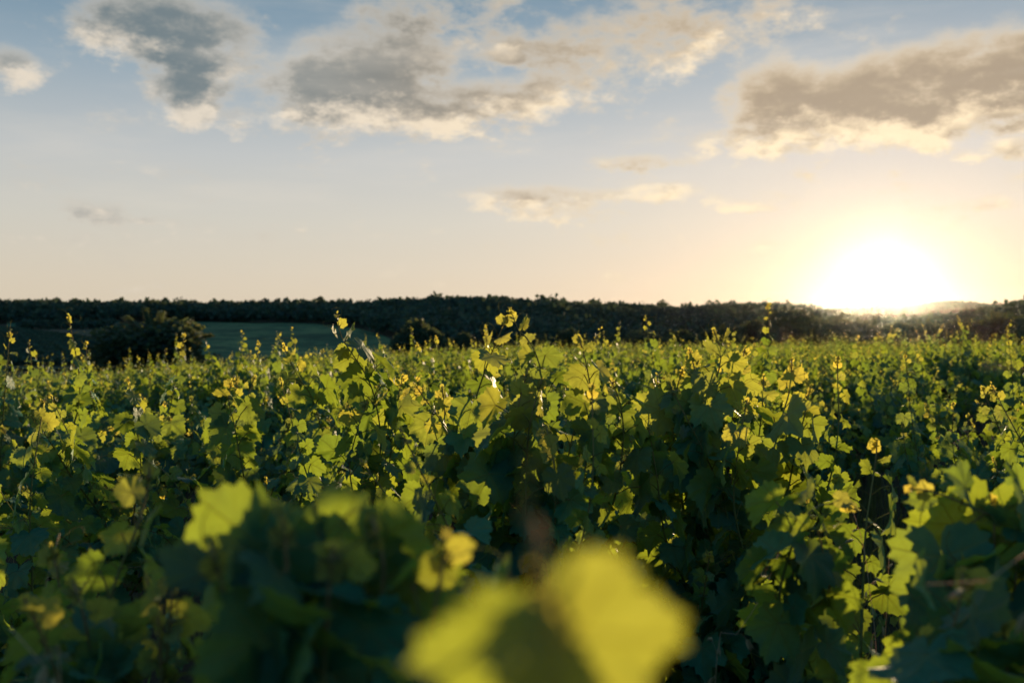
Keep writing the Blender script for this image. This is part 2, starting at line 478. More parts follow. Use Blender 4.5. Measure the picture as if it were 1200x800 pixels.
# ground: one sheet, fine near the camera and along the view, coarse elsewhere
gx = np.concatenate([-np.geomspace(1400, 12, 110), np.linspace(-11, 11, 45), np.geomspace(12, 1400, 110)])
gy = np.concatenate([-np.geomspace(150, 6, 14), np.linspace(-5, 30, 60), np.geomspace(31, 1500, 170)])
def g_fn(u, v):
    z = terrain(u, v)
    z = z + np.where(np.hypot(u, v) < 110, .03 * np.sin(u * 2.1 + v * 1.3) * np.cos(v * 1.7), 0)
    return np.stack([u, v, z], -1)
sheet("ground", gx, gy, g_fn, M["soil"])

def polar_pt(px, d):
    return (px - 600) / F * d, d
def field(name, px0, px1, d0, d1f, mat):
    U = np.linspace(0, 1, 60); Vv = np.linspace(0, 1, 60)
    def fn(u, v):
        px = px0 + (px1 - px0) * u
        d = d0 + (d1f(px) - d0) * v
        x = (px - 600) / F * d
        return np.stack([x, d, terrain(x, d) + .25], -1)
    return sheet(name, U, Vv, fn, mat)
field("meadow_field", 205, 470, 135, lambda p: np.interp(p, [200, 330, 400, 440, 470], [345, 335, 300, 255, 205]), M["meadow"])
field("distant_vineyard_field", -60, 140, 135, lambda p: np.interp(p, [-60, 140], [300, 300]), M["plot"])
field("hillside_strip", 8, 140, 318, lambda p: np.interp(p, [0, 140], [350, 352]), M["rough_meadow"])

# ------------------------------------------------------------------ grape leaf templates
def leaf_template(seed, n_out, rings, teeth):
    r_ = np.random.default_rng(seed)
    ang_k = np.radians([0, 14, 27, 40, 52, 66, 84, 100, 114, 132, 150, 168, 179])
    rad_k = np.array([.76, .67, .58, .64, .70, .65, .53, .53, .57, .52, .46, .34, .10])
    rad_k = rad_k * (1 + r_.normal(0, .035, len(rad_k)))
    th = np.linspace(-math.pi + .03, math.pi - .03, n_out)
    rad = np.interp(np.abs(th), ang_k, rad_k)
    if teeth:
        saw = np.where(np.arange(n_out) % 2 == 0, 1.05, .93)
        rad = rad * saw * (1 + r_.normal(0, .02, n_out))
    pts = [np.zeros((1, 2))]; tris = []
    for k, f in enumerate(rings):
        rr = rad * f if f == 1 else np.interp(np.abs(th), ang_k, rad_k) * f
        pts.append(np.stack([np.sin(th) * rr, np.cos(th) * rr], -1))
    P = np.concatenate(pts)
    for i in range(n_out - 1): tris.append((0, 1 + i, 2 + i))
    for k in range(len(rings) - 1):
        a, b = 1 + k * n_out, 1 + (k + 1) * n_out
        for i in range(n_out - 1):
            tris += [(a + i, b + i, b + i + 1), (a + i, b + i + 1, a + i + 1)]
    x, y = P[:, 0], P[:, 1]
    r2 = x * x + y * y
    droop = r_.uniform(.05, .6); fold = r_.uniform(-.15, .6); tw = r_.uniform(-.5, .5); cup = r_.uniform(-.25, .35)
    z = -droop * np.maximum(y, 0) ** 2 + fold * np.abs(x) * .6 + tw * x * y - cup * r2
    if teeth:
        th_ = np.arctan2(x, y); rr = np.sqrt(r2)
        z += .035 * np.sin(th_ * 7 + seed) * (rr / .6) ** 2 + .02 * np.sin(th_ * 13 + 2 * seed) * (rr / .6) ** 3
        z += -.03 * np.exp(-(np.minimum(np.abs(np.abs(th_) - .87), np.abs(th_)) / .12) ** 2) * rr
    V3 = np.stack([x, y, z], -1)
    return V3, np.array(tris), np.stack([x, y], -1)
LOD = {
    0: [leaf_template(s, 45, (.4, .75, 1), True) for s in range(8)],
    1: [leaf_template(20 + s, 17, (1,), True) for s in range(6)],
    2: [leaf_template(40 + s, 7, (1,), False) for s in range(5)],
}
def bake_leaves(mb, L, lod):
    """L: list of (pos, ydir, normal, size, age, tint)"""
    if not len(L): return
    pos = np.array([l[0] for l in L]); yd = nrm([l[1] for l in L]); nn = np.array([l[2] for l in L])
    size = np.array([l[3] for l in L]); age = np.array([l[4] for l in L]); tint = np.array([l[5] for l in L])
    nn = nrm(nn - (nn * yd).sum(1)[:, None] * yd); xd = np.cross(yd, nn)
    Mx = np.stack([xd, yd, nn], -1) * size[:, None, None]
    which = rng.integers(0, len(LOD[lod]), len(L))
    for k, (v, t, uv) in enumerate(LOD[lod]):
        s = np.where(which == k)[0]
        if not len(s): continue
        P = np.einsum("nij,vj->nvi", Mx[s], v) + pos[s][:, None]
        nv = len(v)
        T = (t[None] + (np.arange(len(s)) * nv)[:, None, None]).reshape(-1, 3)
        A = np.concatenate([np.broadcast_to(uv[None], (len(s), nv, 2)), np.broadcast_to(tint[s][:, None, None], (len(s), nv, 1))], -1)
        mb.add(P.reshape(-1, 3), T, A.reshape(-1, 3), np.repeat(age[s], nv))

def spline(P, n):
    """Catmull-Rom through the points, n samples at even arc length"""
    P = np.asarray(P, float)
    Q = np.concatenate([2 * P[:1] - P[1:2], P, 2 * P[-1:] - P[-2:-1]])
    res = []
    for i in range(len(P) - 1):
        p0, p1, p2, p3 = Q[i:i + 4]
        t = np.linspace(0, 1, 24, endpoint=False)[:, None]
        res.append(.5 * (2 * p1 + (p2 - p0) * t + (2 * p0 - 5 * p1 + 4 * p2 - p3) * t ** 2 + (3 * p1 - p0 - 3 * p2 + p3) * t ** 3))
    res = np.concatenate(res + [P[-1:]])
    s = np.concatenate([[0], np.cumsum(np.linalg.norm(np.diff(res, axis=0), axis=1))])
    u = np.linspace(0, s[-1], n)
    return np.stack([np.interp(u, s, res[:, k]) for k in range(3)], -1), s[-1]

def make_shoot(ctrl, r0=.0045, size0=.122, lod=0, lateral=.5, tendrils=True, bare=.08, young=.78, dens=1.0, tap=.45, stem=None, leaves=None, k=5):
    """stem and leaves of one shoot: stem goes to MB, leaves to a list"""
    n = max(8, int(len(ctrl) * 5))
    pts, ln = spline(ctrl, 40 if lod == 0 else 14)
    fr = np.linspace(0, 1, len(pts))
    # gentle zigzag at the nodes
    rad = r0 * (1 - .75 * fr) + .0004
    if stem is not None: stem.tube(pts, rad, k if lod == 0 else 3)
    phase = rng.uniform(0, 2 * math.pi)
    s = bare * ln; side = 1
    up = np.array([0, 0, 1.0])
    while s < ln:
        t = s / ln
        i = min(int(t * (len(pts) - 1)), len(pts) - 2)
        p = pts[i] + (pts[i + 1] - pts[i]) * (t * (len(pts) - 1) - i)
        T = nrm(pts[min(i + 1, len(pts) - 1)] - pts[max(i - 1, 0)])
        a = nrm(np.cross(T, [math.cos(phase), math.sin(phase), .15])); b = np.cross(T, a)
        ph = rng.normal(0, .5)
        o = nrm((a * math.cos(ph) + b * math.sin(ph)) * side)
        fall = 1.0 - .88 * (max(0, t - tap) / (1 - tap)) ** .95
        size = size0 * fall * rng.uniform(.66, 1.18)
        age = np.clip((t - young) / (1 - young), 0, 1) * rng.uniform(.7, 1.0)
        leaves_here = [(size, o, age)]
        if rng.random() < lateral and t < .8:
            o2 = nrm(o + rng.normal(0, .9, 3)); leaves_here.append((size * rng.uniform(.4, .75), o2, min(1, age + rng.uniform(0, .10))))
        for sz, oo, ag in leaves_here:
            pl = sz * rng.uniform(.45, .85)
            pe = p + nrm(oo * .85 + T * .45 + up * .2) * pl
            if stem is not None and lod == 0:
                mid = (p + pe) / 2 + up * pl * .1
                stem.tube(np.array([p, mid, pe]), [.0016 * (sz / .1) ** .5] * 3, 4, cap=False)
            if t > .9:      # young tip leaves stand half closed along the stem
                nd = nrm(oo * .8 + rng.normal(0, .35, 3)); yd = nrm(T * .6 + oo * .7 + rng.normal(0, .25, 3))
            else:
                yd = nrm(oo * .55 - up * rng.uniform(.35, 1.0) + rng.normal(0, .28, 3))
                nd = nrm(oo * .6 + up * .55 + SUN_DIR * .42 + rng.normal(0, .36, 3))
            leaves.append((pe, yd, nd, sz, ag, rng.random()))
        if tendrils and stem is not None and lod == 0 and .35 < t and rng.random() < .33:
            tl = rng.uniform(.06, .13); d0 = nrm(-o * .8 + T * .7 + rng.normal(0, .2, 3)); q = [p]
            d = d0.copy(); ax = nrm(rng.normal(0, 1, 3))
            for j in range(9):
                d = nrm(d + np.cross(ax, d) * (.10 + .11 * j)); q.append(q[-1] + d * tl / 9)
            stem.tube(np.array(q), np.linspace(.0011, .0005, 10), 3, cap=False)
        s += (rng.uniform(.05, .075) * (1 - .5 * max(0, t - .4) / .6)) / dens * (size0 / .115) ** .4
        side = -side
    if lod == 0:      # closed growing tip
        T = nrm(pts[-1] - pts[-3])
        for j in range(3):
            leaves.append((pts[-1] - T * .012 * j, nrm(T + rng.normal(0, .45, 3)), nrm(rng.normal(0, 1, 3)), size0 * (.10 + .05 * j), 1.0, rng.random()))
        if tendrils and stem is not None:
            for j in range(2):
                d = nrm(T * .5 + rng.normal(0, .6, 3)); ax = nrm(rng.normal(0, 1, 3)); q = [pts[-2]]
                for i in range(9):
                    d = nrm(d + np.cross(ax, d) * (.06 + .1 * i * rng.uniform(.5, 1.2))); q.append(q[-1] + d * rng.uniform(.008, .013))
                stem.tube(np.array(q), np.linspace(.001, .0004, 10), 3, cap=False)

HEAD_Z = .52
def trunk_mesh(seed):
    r_ = np.random.default_rng(seed); b = MB()
    n = 14; z = np.linspace(-.06, HEAD_Z, n)
    p = np.stack([np.cumsum(r_.normal(0, .010, n)), np.cumsum(r_.normal(0, .010, n)), z], -1)
    p[:, :2] -= p[-1, :2]
    rad = .036 + .012 * np.exp(-((z - 0) / .08) ** 2) + r_.normal(0, .003, n); rad[-1] = .045
    b.tube(p, rad, 9)
    arms = []
    for a in np.arange(4) * math.pi / 2 + r_.uniform(0, 1.5):
        L = r_.uniform(.12, .24); m = 6
        d = np.array([math.cos(a), math.sin(a), r_.uniform(.5, .9)])
        q = np.array([0, 0, HEAD_Z - .03]) + np.linspace(0, 1, m)[:, None] * d * L + r_.normal(0, .006, (m, 3))
        b.tube(q, np.linspace(.027, .017, m), 7); arms.append(q[-1])
    return b.mesh("trunk", M["bark"]), arms
def vine_ctrl(arms, r_, j, n, tall=False):
    """control points of an ordinary shoot, rising and arching out"""
    base = arms[j % len(arms)]
    a = 2 * math.pi * (j / n) + r_.normal(0, .35)
    tilt = math.radians(r_.uniform(8, 26) if tall else r_.uniform(14, 68))
    L = r_.uniform(.92, 1.18) if tall else r_.uniform(.55, .95)
    d = np.array([math.cos(a) * math.sin(tilt), math.sin(a) * math.sin(tilt), math.cos(tilt)])
    sag = np.array([0, 0, -1]) * (.02 if tall else r_.uniform(.05, .30)) * L
    w = r_.normal(0, .04, (4, 3)); w[0] = 0
    return [base + d * L * f + sag * f * f + w[i] * f for i, f in enumerate((0, .33, .68, 1.0))]

# prototypes of the vine at two levels of detail
def proto_near(seed):
    """(trunk mesh, [(stem mesh, leaf mesh)])"""
    r_ = np.random.default_rng(seed)
    tm, arms = trunk_mesh(seed)
    sh = []
    n = 15
    for j in range(n):
        st, lv = MB(), []
        make_shoot(vine_ctrl(arms, r_, j, n, tall=j in (0, 7)), lod=0, stem=st, leaves=lv, lateral=.75, dens=1.1)
        lb = MB(); bake_leaves(lb, lv, 0)
        sh.append((st.mesh("shoot", M["shoot"]), lb.mesh("foliage", M["vine_leaf"])))
    return tm, sh
def proto_mid(seed, lod=1):
    r_ = np.random.default_rng(seed)
    tm, arms = trunk_mesh(seed)
    st, lv = MB(), []
    n = 15
    for j in range(n):
        make_shoot(vine_ctrl(arms, r_, j, n, tall=j in (0, 7)), lod=lod, stem=st, leaves=lv, lateral=.8, dens=1.15)
    lb = MB(); bake_leaves(lb, lv, lod)
    return tm, st.mesh("shoots", M["shoot"]), lb.mesh("foliage", M["vine_leaf"]), lv
NEAR = [proto_near(100 + i) for i in range(5)]
MID = [proto_mid(200 + i, 1) for i in range(6)]
FARP = [proto_mid(300 + i, 2) for i in range(5)]

def ground_at(x, y): return float(terrain(np.array(x), np.array(y)))
HERO_XY = []
# ------------------------------------------------------------------ the vines whose shoots stand out, each built for itself
def hero_vine(x, y, label, shoots, full=None, single=(), size0=.112, tap=.82, young=.76, first=1.0, more=()):
    """shoots: lists of (px, py, forward distance), tip first; each runs down into the vine's head"""
    z0 = ground_at(x, y)
    o = np.array([x, y, z0])
    t = tag(empty("grapevine", (x, y, z0)), label, "grapevine", "grapevines with shoots standing out")
    if full is not None:
        tm, sh = NEAR[full]
        link("trunk", tm, t)
        for st, lf in sh:
            s = link("shoot", st, t); link("foliage", lf, s)
    else:
        link("trunk", trunk_mesh(int(abs(x * 991 + y * 77)))[0], t)
    for n_, xa, xb, ya, yb, da, db in more:
        for _ in range(n_):
            qx, qy, qd = rng.uniform(xa, xb), rng.uniform(ya, yb), rng.uniform(da, db); lx = rng.uniform(-.5, .5)
            shoots.append([(qx, qy, qd), (qx + lx * 30, qy + 38, qd), (qx + lx * 50, qy + 85, qd + .02), (qx + lx * 50, qy + 170, qd + .05)])
    for i, S in enumerate(shoots):
        P = [at(*p) for p in S][::-1]
        base = np.array([x + rng.normal(0, .06), y + rng.normal(0, .06), z0 + HEAD_Z + .08])
        if P[0][2] < base[2] + .1: P[0][2] = base[2] + .1
        P = [base, base * .45 + P[0] * .55 + np.array([0, 0, .05])] + P
        st, lv = MB(), []
        make_shoot([p - o for p in P], r0=.0048, size0=size0 * rng.uniform(.92, 1.06) * (first if i == 0 else 1), lod=0, stem=st, leaves=lv, lateral=.55, dens=1.0, tap=tap, young=young)
        for q in (single if i == 0 else ()):
            px, py, d, sz, yd, nd, ag = q
            p = at(px, py, d) - o
            lv.append((p, np.array(yd, float), np.array(nd, float), sz, ag, .5))
        lb = MB(); bake_leaves(lb, lv, 0)
        s = link("shoot", st.mesh("shoot", M["shoot"]), t)
        link("foliage", lb.mesh("foliage", M["vine_leaf"]), s)
    HERO_XY.append((x, y))
hero_vine(.06, 2.95, "central grapevine whose golden double shoot rises highest against the dark hill", [
    [(598, 361, 2.8), (607, 385, 2.8), (622, 402, 2.8), (633, 430, 2.8), (642, 470, 2.85), (632, 540, 2.9)],
    [(594, 372, 2.8), (584, 395, 2.82), (570, 430, 2.85), (556, 480, 2.9), (562, 540, 2.95)],
    [(678, 394, 2.6), (686, 422, 2.6), (692, 460, 2.62), (690, 510, 2.65), (680, 580, 2.7)],
    [(712, 440, 2.6), (726, 470, 2.65), (730, 520, 2.7), (715, 600, 2.75)],
    [(518, 452, 3.0), (521, 490, 3.0), (512, 530, 3.0), (505, 590, 3.0)],
    [(640, 500, 2.5), (650, 550, 2.5), (650, 620, 2.6)],
    [(550, 500, 2.9), (556, 540, 2.95), (565, 600, 2.95)]], full=0, more=[(2, 560, 720, 412, 450, 2.6, 3.0), (2, 490, 740, 440, 500, 2.7, 3.3)])
hero_vine(.66, 2.95, "tall bright grapevine directly left of the dark lane, big sunlit leaves at its top", [
    [(836, 386, 2.9), (845, 415, 2.9), (838, 450, 2.9), (826, 500, 2.9), (815, 570, 2.95)],
    [(800, 432, 2.95), (790, 470, 3.0), (790, 520, 3.0), (800, 590, 3.0)],
    [(928, 422, 2.8), (926, 455, 2.8), (916, 490, 2.8), (905, 540, 2.85), (893, 610, 2.9)],
    [(950, 452, 2.8), (942, 490, 2.8), (930, 540, 2.85)],
    [(876, 468, 2.7), (868, 510, 2.7), (860, 590, 2.75)],
    [(815, 415, 3.0), (812, 450, 3.0), (806, 500, 3.05), (800, 590, 3.05)],
    [(770, 438, 3.1), (772, 480, 3.1), (776, 560, 3.1)],
    [(895, 440, 3.0), (893, 480, 3.0), (885, 560, 3.0)],
    [(760, 500, 2.7), (770, 560, 2.7), (780, 630, 2.8)]], full=1, more=[(3, 765, 910, 405, 450, 2.8, 3.3)])
hero_vine(-.55, 3.9, "grapevine with one slim bright shoot leaning up to the left, under the tallest ridge tree", [
    [(395, 366, 3.8), (399, 392, 3.8), (411, 412, 3.8), (428, 438, 3.8), (440, 470, 3.85), (446, 525, 3.9)],
    [(472, 440, 3.9), (466, 470, 3.9), (458, 530, 3.95)],
    [(430, 470, 3.7), (420, 500, 3.7), (410, 550, 3.8)]], full=2, size0=.115)
hero_vine(-1.02, 4.25, "grapevine with a short bright curling shoot in front of the grassy hillside field", [
    [(332, 403, 4.2), (339, 422, 4.2), (352, 445, 4.2), (367, 470, 4.25), (376, 520, 4.3)],
    [(272, 445, 3.9), (268, 470, 3.9), (275, 500, 3.95), (286, 560, 4.0)]], full=3, size0=.112)
hero_vine(-1.75, 4.5, "grapevine with a slender pale-tipped shoot below the lone dark tree", [
    [(150, 443, 4.6), (156, 470, 4.6), (160, 500, 4.6), (165, 550, 4.6)],
    [(36, 488, 3.7), (55, 512, 3.8), (85, 560, 4.0)]], full=4, size0=.112)
hero_vine(.80, 2.15, "small grapevine in the lane mouth, one narrow lit shoot and one drooping leaf spray", [
    [(1028, 515, 2.4), (1026, 540, 2.4), (1021, 575, 2.4), (1014, 630, 2.35)],
    [(1003, 596, 1.8), (968, 590, 1.78), (945, 605, 1.76), (925, 650, 1.76), (915, 720, 1.8)],
    [(972, 690, 1.75), (965, 650, 1.75), (955, 618, 1.75), (935, 640, 1.78), (930, 720, 1.8)]], size0=.11, tap=.78, young=.88)
hero_vine(.98, 1.45, "grapevine cut by the frame right of the lane, slightly blurred broad leaves held level", [
    [(1066, 572, 1.5), (1100, 578, 1.5), (1150, 600, 1.5), (1215, 640, 1.5)],
    [(1180, 590, 1.6), (1205, 620, 1.6), (1240, 680, 1.6)],
    [(1128, 672, 1.2), (1124, 710, 1.2), (1110, 770, 1.22), (1120, 850, 1.25)],
    [(1080, 745, 1.25), (1095, 790, 1.25), (1120, 860, 1.28)],
    [(1175, 720, 1.25), (1180, 780, 1.28), (1190, 860, 1.3)]], size0=.135, tap=.86, young=.95, more=[(5, 1090, 1210, 585, 680, 1.35, 1.8)])
hero_vine(-.62, 1.5, "shaded grapevine at lower left with one blurred leaning shoot, tip lit orange", [
    [(176, 540, 1.35), (172, 578, 1.35), (158, 625, 1.36), (136, 680, 1.38), (112, 770, 1.4)],
    [(60, 640, 1.5), (70, 690, 1.5), (80, 770, 1.5)],
    [(28, 700, 1.05), (55, 760, 1.1), (85, 850, 1.2)],
    [(205, 660, 1.2), (200, 710, 1.2), (190, 800, 1.25)]], size0=.115, tap=.72, young=.82, more=[(5, 20, 200, 640, 740, 1.2, 1.5)])
hero_vine(-.20, .95, "closest grapevine, huge out of focus leaves filling the bottom of the view", [
    [(628, 612, .31), (634, 650, .295), (642, 710, .285), (630, 830, .31), (560, 1000, .6)],
    [(330, 600, .86), (336, 650, .86), (332, 710, .88), (330, 820, .9)],
    [(246, 636, .84), (262, 690, .85), (292, 800, .9)],
    [(436, 606, .9), (450, 660, .9), (440, 740, .92), (420, 840, .92)],
    [(525, 628, .85), (512, 700, .86), (490, 810, .9)],
    [(390, 640, .8), (385, 700, .82), (380, 800, .86)]], tap=.85, young=.93, first=.30, more=[(5, 220, 500, 660, 730, .85, 1.15)],
    single=[(668, 742, .28, .047, (.55, .1, -.8), (-.2, -.85, .45), .35), (612, 772, .29, .046, (-.6, .1, -.8), (.35, -.85, .4), .15), (640, 712, .285, .016, (.1, .1, -1), (.1, -1, .2), .9),
            (300, 634, .9, .115, (-.35, .1, -.9), (.1, -.9, .4), 0), (375, 630, .92, .11, (.35, .1, -.9), (-.2, -.9, .4), 0), (445, 630, .95, .10, (.3, .1, -1), (-.3, -.9, .3), 0)], size0=.115)

# ------------------------------------------------------------------ the rows
spots = []
rows = [(-.66 - 1.7 * k) for k in range(0, 50)] + [.12] + [(.92 + 1.7 * k) for k in range(0, 24)]
for L in rows:
    for s in np.arange(7.5 if L == .12 else -1.5, 92, .92):
        ss = s + rng.normal(0, .10) + (L * .37) % 1.0; LL = L + rng.normal(0, .10 + .012 * max(ss - 3, 0))
        p = ROW * ss + SIDE * LL
        if p[1] < .5: continue
        px = 600 + F * p[0] / p[1]; r = math.hypot(p[0], p[1])
        m = 120 + 900 / p[1]
        if px < -m or px > 1200 + m or r > 90 or r < 1.25: continue
        if rng.random() < .05 and r > 4: continue
        if any(math.hypot(p[0] - hx, p[1] - hy) < .62 for hx, hy in HERO_XY): continue
        spots.append((r, p[0], p[1], L, ss, px))
spots.sort()

def put_near(k, loc, rz, sc, label, group):
    t = tag(empty("grapevine", loc, rz, sc), label, "grapevine", group)
    tm, sh = NEAR[k]
    link("trunk", tm, t)
    for st, lf in sh:
        s = link("shoot", st, t); link("foliage", lf, s)
    return t
def put_mid(proto, loc, rz, sc, label, group):
    t = tag(empty("grapevine", loc, rz, sc), label, "grapevine", group)
    tm, st, lf, _ = proto
    link("trunk", tm, t); link("shoots", st, t); link("foliage", lf, t)
    return t

N_NEAR = 30
HERO = {}
for i, (r, x, y, L, ss, px) in enumerate(spots[:285]):
    loc = (x, y, ground_at(x, y)); rz = rng.uniform(0, 6.28); sc = rng.uniform(.74, 1.18) * (1 + .10 * math.sin(x * .9 + y * .37) * math.sin(y * .55 - x * .2))
    if r < 6: sc = min(sc, .98)
    if L == .12: sc = min(sc, 1.0) * (.74 if r < 14 else .95)
    if i < N_NEAR:
        t = put_near(int(rng.integers(0, len(NEAR))), loc, rz, sc, "bushy green grapevine among the closest vines, sunlit on its topmost leaves", "grapevines closest to the viewer")
    elif r < 17:
        t = put_mid(MID[int(rng.integers(0, len(MID)))], loc, rz, sc, "leafy grapevine in the middle of the vineyard, leaf outlines still readable, tips lit gold", "grapevines in the middle of the vineyard")
    else:
        t = put_mid(FARP[int(rng.integers(0, len(FARP)))], loc, rz, sc, "small far grapevine in the packed vineyard rows, leaves only flecks of green and gold", "far grapevines packed into rows")
# the rest of the vineyard reads as one mass of foliage
b = MB()
for r, x, y, L, ss, px in spots[285:]:
    _, _, _, lv = FARP[int(rng.integers(0, len(FARP)))]
    pick = rng.random(len(lv)) < (.62 if r < 55 else .42)
    rz = rng.uniform(0, 6.28); c, s_ = math.cos(rz), math.sin(rz); sc = rng.uniform(.75, 1.18) * (1 + .12 * math.sin(x * .5 + y * .23) * math.sin(y * .31 - x * .15))
    R = np.array([[c, -s_, 0], [s_, c, 0], [0, 0, 1]])
    o = np.array([x, y, ground_at(x, y)])
    g = 1.15 if r < 55 else 1.4
    sel = [l for l, k in zip(lv, pick) if k]
    bake_leaves(b, [(o + R @ l[0] * sc, R @ l[1], R @ l[2], l[3] * g, l[4], l[5]) for l in sel], 2)
tag(link("distant_vines", b.mesh("distant_vines", M["far_leaf"])), "mass of far vine foliage closing the vineyard below the dark hills", "vines", None, "stuff")

# ------------------------------------------------------------------ trees and woods
def clump_quads(b, C, R, n, q, seed, flat=.8):
    """n small bent leaf clumps spread through a lumpy crown"""
    r_ = np.random.default_rng(seed)
    lobes = r_.normal(0, 1, (9, 3)); lobes = nrm(lobes); lobes[:, 2] = np.abs(lobes[:, 2]) * .9 - .25
    lr = r_.uniform(.38, .62, 9)
    lc = lobes * r_.uniform(.45, .72, 9)[:, None]
    w = r_.integers(0, 9, n)
    d = nrm(r_.normal(0, 1, (n, 3))) * (r_.uniform(0.35, 1.08, n) ** .5)[:, None]
    p = (lc[w] + d * lr[w][:, None]) * R + C
    u = nrm(r_.normal(0, 1, (n, 3))); v = nrm(np.cross(u, r_.normal(0, 1, (n, 3))))
    s = (q * r_.uniform(.5, 1.3, n))[:, None]
    P = np.stack([p - u * s * .5, p + v * s * .42, p + u * s * .6, p - v * s * .42 + u * s * .1], 1)
    P[:, 0] += nrm(np.cross(u, v)) * s * .12
    i = np.arange(n)[:, None] * 4
    T = np.concatenate([i + np.array([[0, 1, 2]]), i + np.array([[0, 2, 3]])])
    tint = np.repeat(r_.random(n), 4)
    age = np.repeat(np.clip(r_.normal(.3, .3, n), 0, 1), 4)
    b.add(P.reshape(-1, 3), T, np.stack([tint * 0, tint * 0, tint], -1), age)

def make_tree_mesh(seed, n=5200, q=.055, slim=1.0):
    """unit tree: crown about 1 wide and 1 high standing on z=0"""
    r_ = np.random.default_rng(seed)
    tb = MB()
    tb.tube(np.array([[0, 0, -.03], [.01, 0, .12], [.0, .015, .28], [.015, .0, .5]]), [.032, .026, .02, .01], 8)
    for a in np.arange(6) * 1.05:
        z0 = r_.uniform(.15, .32); d = np.array([math.cos(a), math.sin(a), r_.uniform(.6, 1.3)]) * .3
        q0 = np.array([0, 0, z0])
        tb.tube(np.array([q0, q0 + d * .5 + r_.normal(0, .01, 3), q0 + d]), [.013, .009, .004], 5)
    cb = MB()
    clump_quads(cb, np.array([0, 0, .52]), np.array([.52, .52, .52]), int(n * 1.5), q, seed + 1)
    clump_quads(cb, np.array([0, 0, .26]), np.array([.50, .50, .30]), n // 3, q, seed + 2)
    # wispy sprays leaving the outline
    for j in range(16):
        a = r_.uniform(0, 6.28); e = r_.uniform(.1, 1.5)
        d = np.array([math.cos(a) * math.cos(e), math.sin(a) * math.cos(e), math.sin(e)])
        for f in np.linspace(.30, r_.uniform(.44, .51), 6):
            clump_quads(cb, np.array([0, 0, .5]) + d * f, np.array([.04, .04, .045]) * (1.4 - 1.6 * (f - .3)), 12, q * .8, seed * 7 + j)
    return tb.mesh("trunk", M["bark"]), cb.mesh("crown", M["tree_leaf"])
TREES = [make_tree_mesh(500 + i) for i in range(6)]
def put_tree(px, top, wpx, d, k, label, group=None, name="tree", sink=0.0):
    x = (px - 600) / F * d; z = ground_at(x, d)
    ztop = CAM_H + (HORIZON - top) / F * d
    h = max(ztop - z + sink, 2.0); w = wpx / F * d
    t = tag(empty(name, (x, d, z - sink), rng.uniform(0, 6.28)), label, "tree", group)
    t.scale = (w / 1.05, w / 1.05, h / 1.02)
    tm, cm = TREES[k % len(TREES)]
    link("trunk", tm, t); link("crown", cm, t)
    return t
put_tree(180, 362, 138, 118, 0, "broad dark rounded tree standing alone between the hillside fields")
put_tree(490, 373, 58, 135, 1, "mid-sized feathery bush-like tree at the right tip of the grassy field")
put_tree(540, 388, 34, 140, 2, "small pale feathery tree just right of the feathery bush by the field tip")
put_tree(668, 383, 44, 150, 3, "thin wispy tree behind the bright shoot right of the central one")
put_tree(752, 384, 62, 150, 4, "low round dark tree at the foot of the wooded hill right of centre")
put_tree(928, 362, 78, 165, 5, "leafy tree at the left edge of the sun glow")
put_tree(1168, 364, 86, 170, 0, "tall dark tree nearest the right end of the tree line under the hill")
TL = "dark leafy tree in the hazy tree line between vineyard and hills"
for px, top, w, d in [(590, 392, 40, 150), (625, 390, 46, 160), (712, 388, 40, 165), (800, 386, 52, 160), (845, 380, 56, 170), (885, 374, 56, 180), (972, 370, 64, 180),
                      (1010, 374, 60, 190), (1045, 376, 56, 185), (1085, 372, 66, 180), (1125, 370, 64, 190), (1215, 366, 70, 175), (905, 386, 50, 140), (995, 386, 50, 145), (1060, 388, 50, 142), (1110, 388, 56, 145), (1150, 388, 50, 142), (1200, 384, 56, 142), (860, 392, 44, 140), (690, 394, 40, 142)]:
    put_tree(px, top, w, d, int(rng.integers(0, 6)), TL, "trees of the hazy tree line")
for px, top, w, d in [(318, 416, 24, 140), (362, 417, 34, 140), (342, 420, 26, 138), (395, 418, 24, 139)]:
    put_tree(px, top, w, d, int(rng.integers(0, 6)), "low dark bush along the lower edge of the grassy hillside field", "bushes below the grassy field", "bush")
RD = "little round tree standing up from the ridge line against the pale sky"
for px, top, w in [(12, 350.5, 9), (45, 350, 5), (74, 352, 6), (86, 352, 6), (113, 351, 9), (141, 350, 12), (180, 349.5, 11), (191, 351, 9), (214, 350, 11), (226, 350, 13), (258, 352.5, 9), (315, 351.5, 10), (410, 349, 8), (430, 350, 8)]:
    put_tree(px, top, w, np.interp(px, NEAR_PX, NEAR_R) * .97, int(rng.integers(0, 6)), RD, "small trees along the ridge")
put_tree(374, 346.5, 14, 490, 2, "tallest round tree on the ridge line, above the lone tall shoot at left")
put_tree(803, 354, 6, 520, 3, "one tiny tree sticking up from the low dip of the ridge")

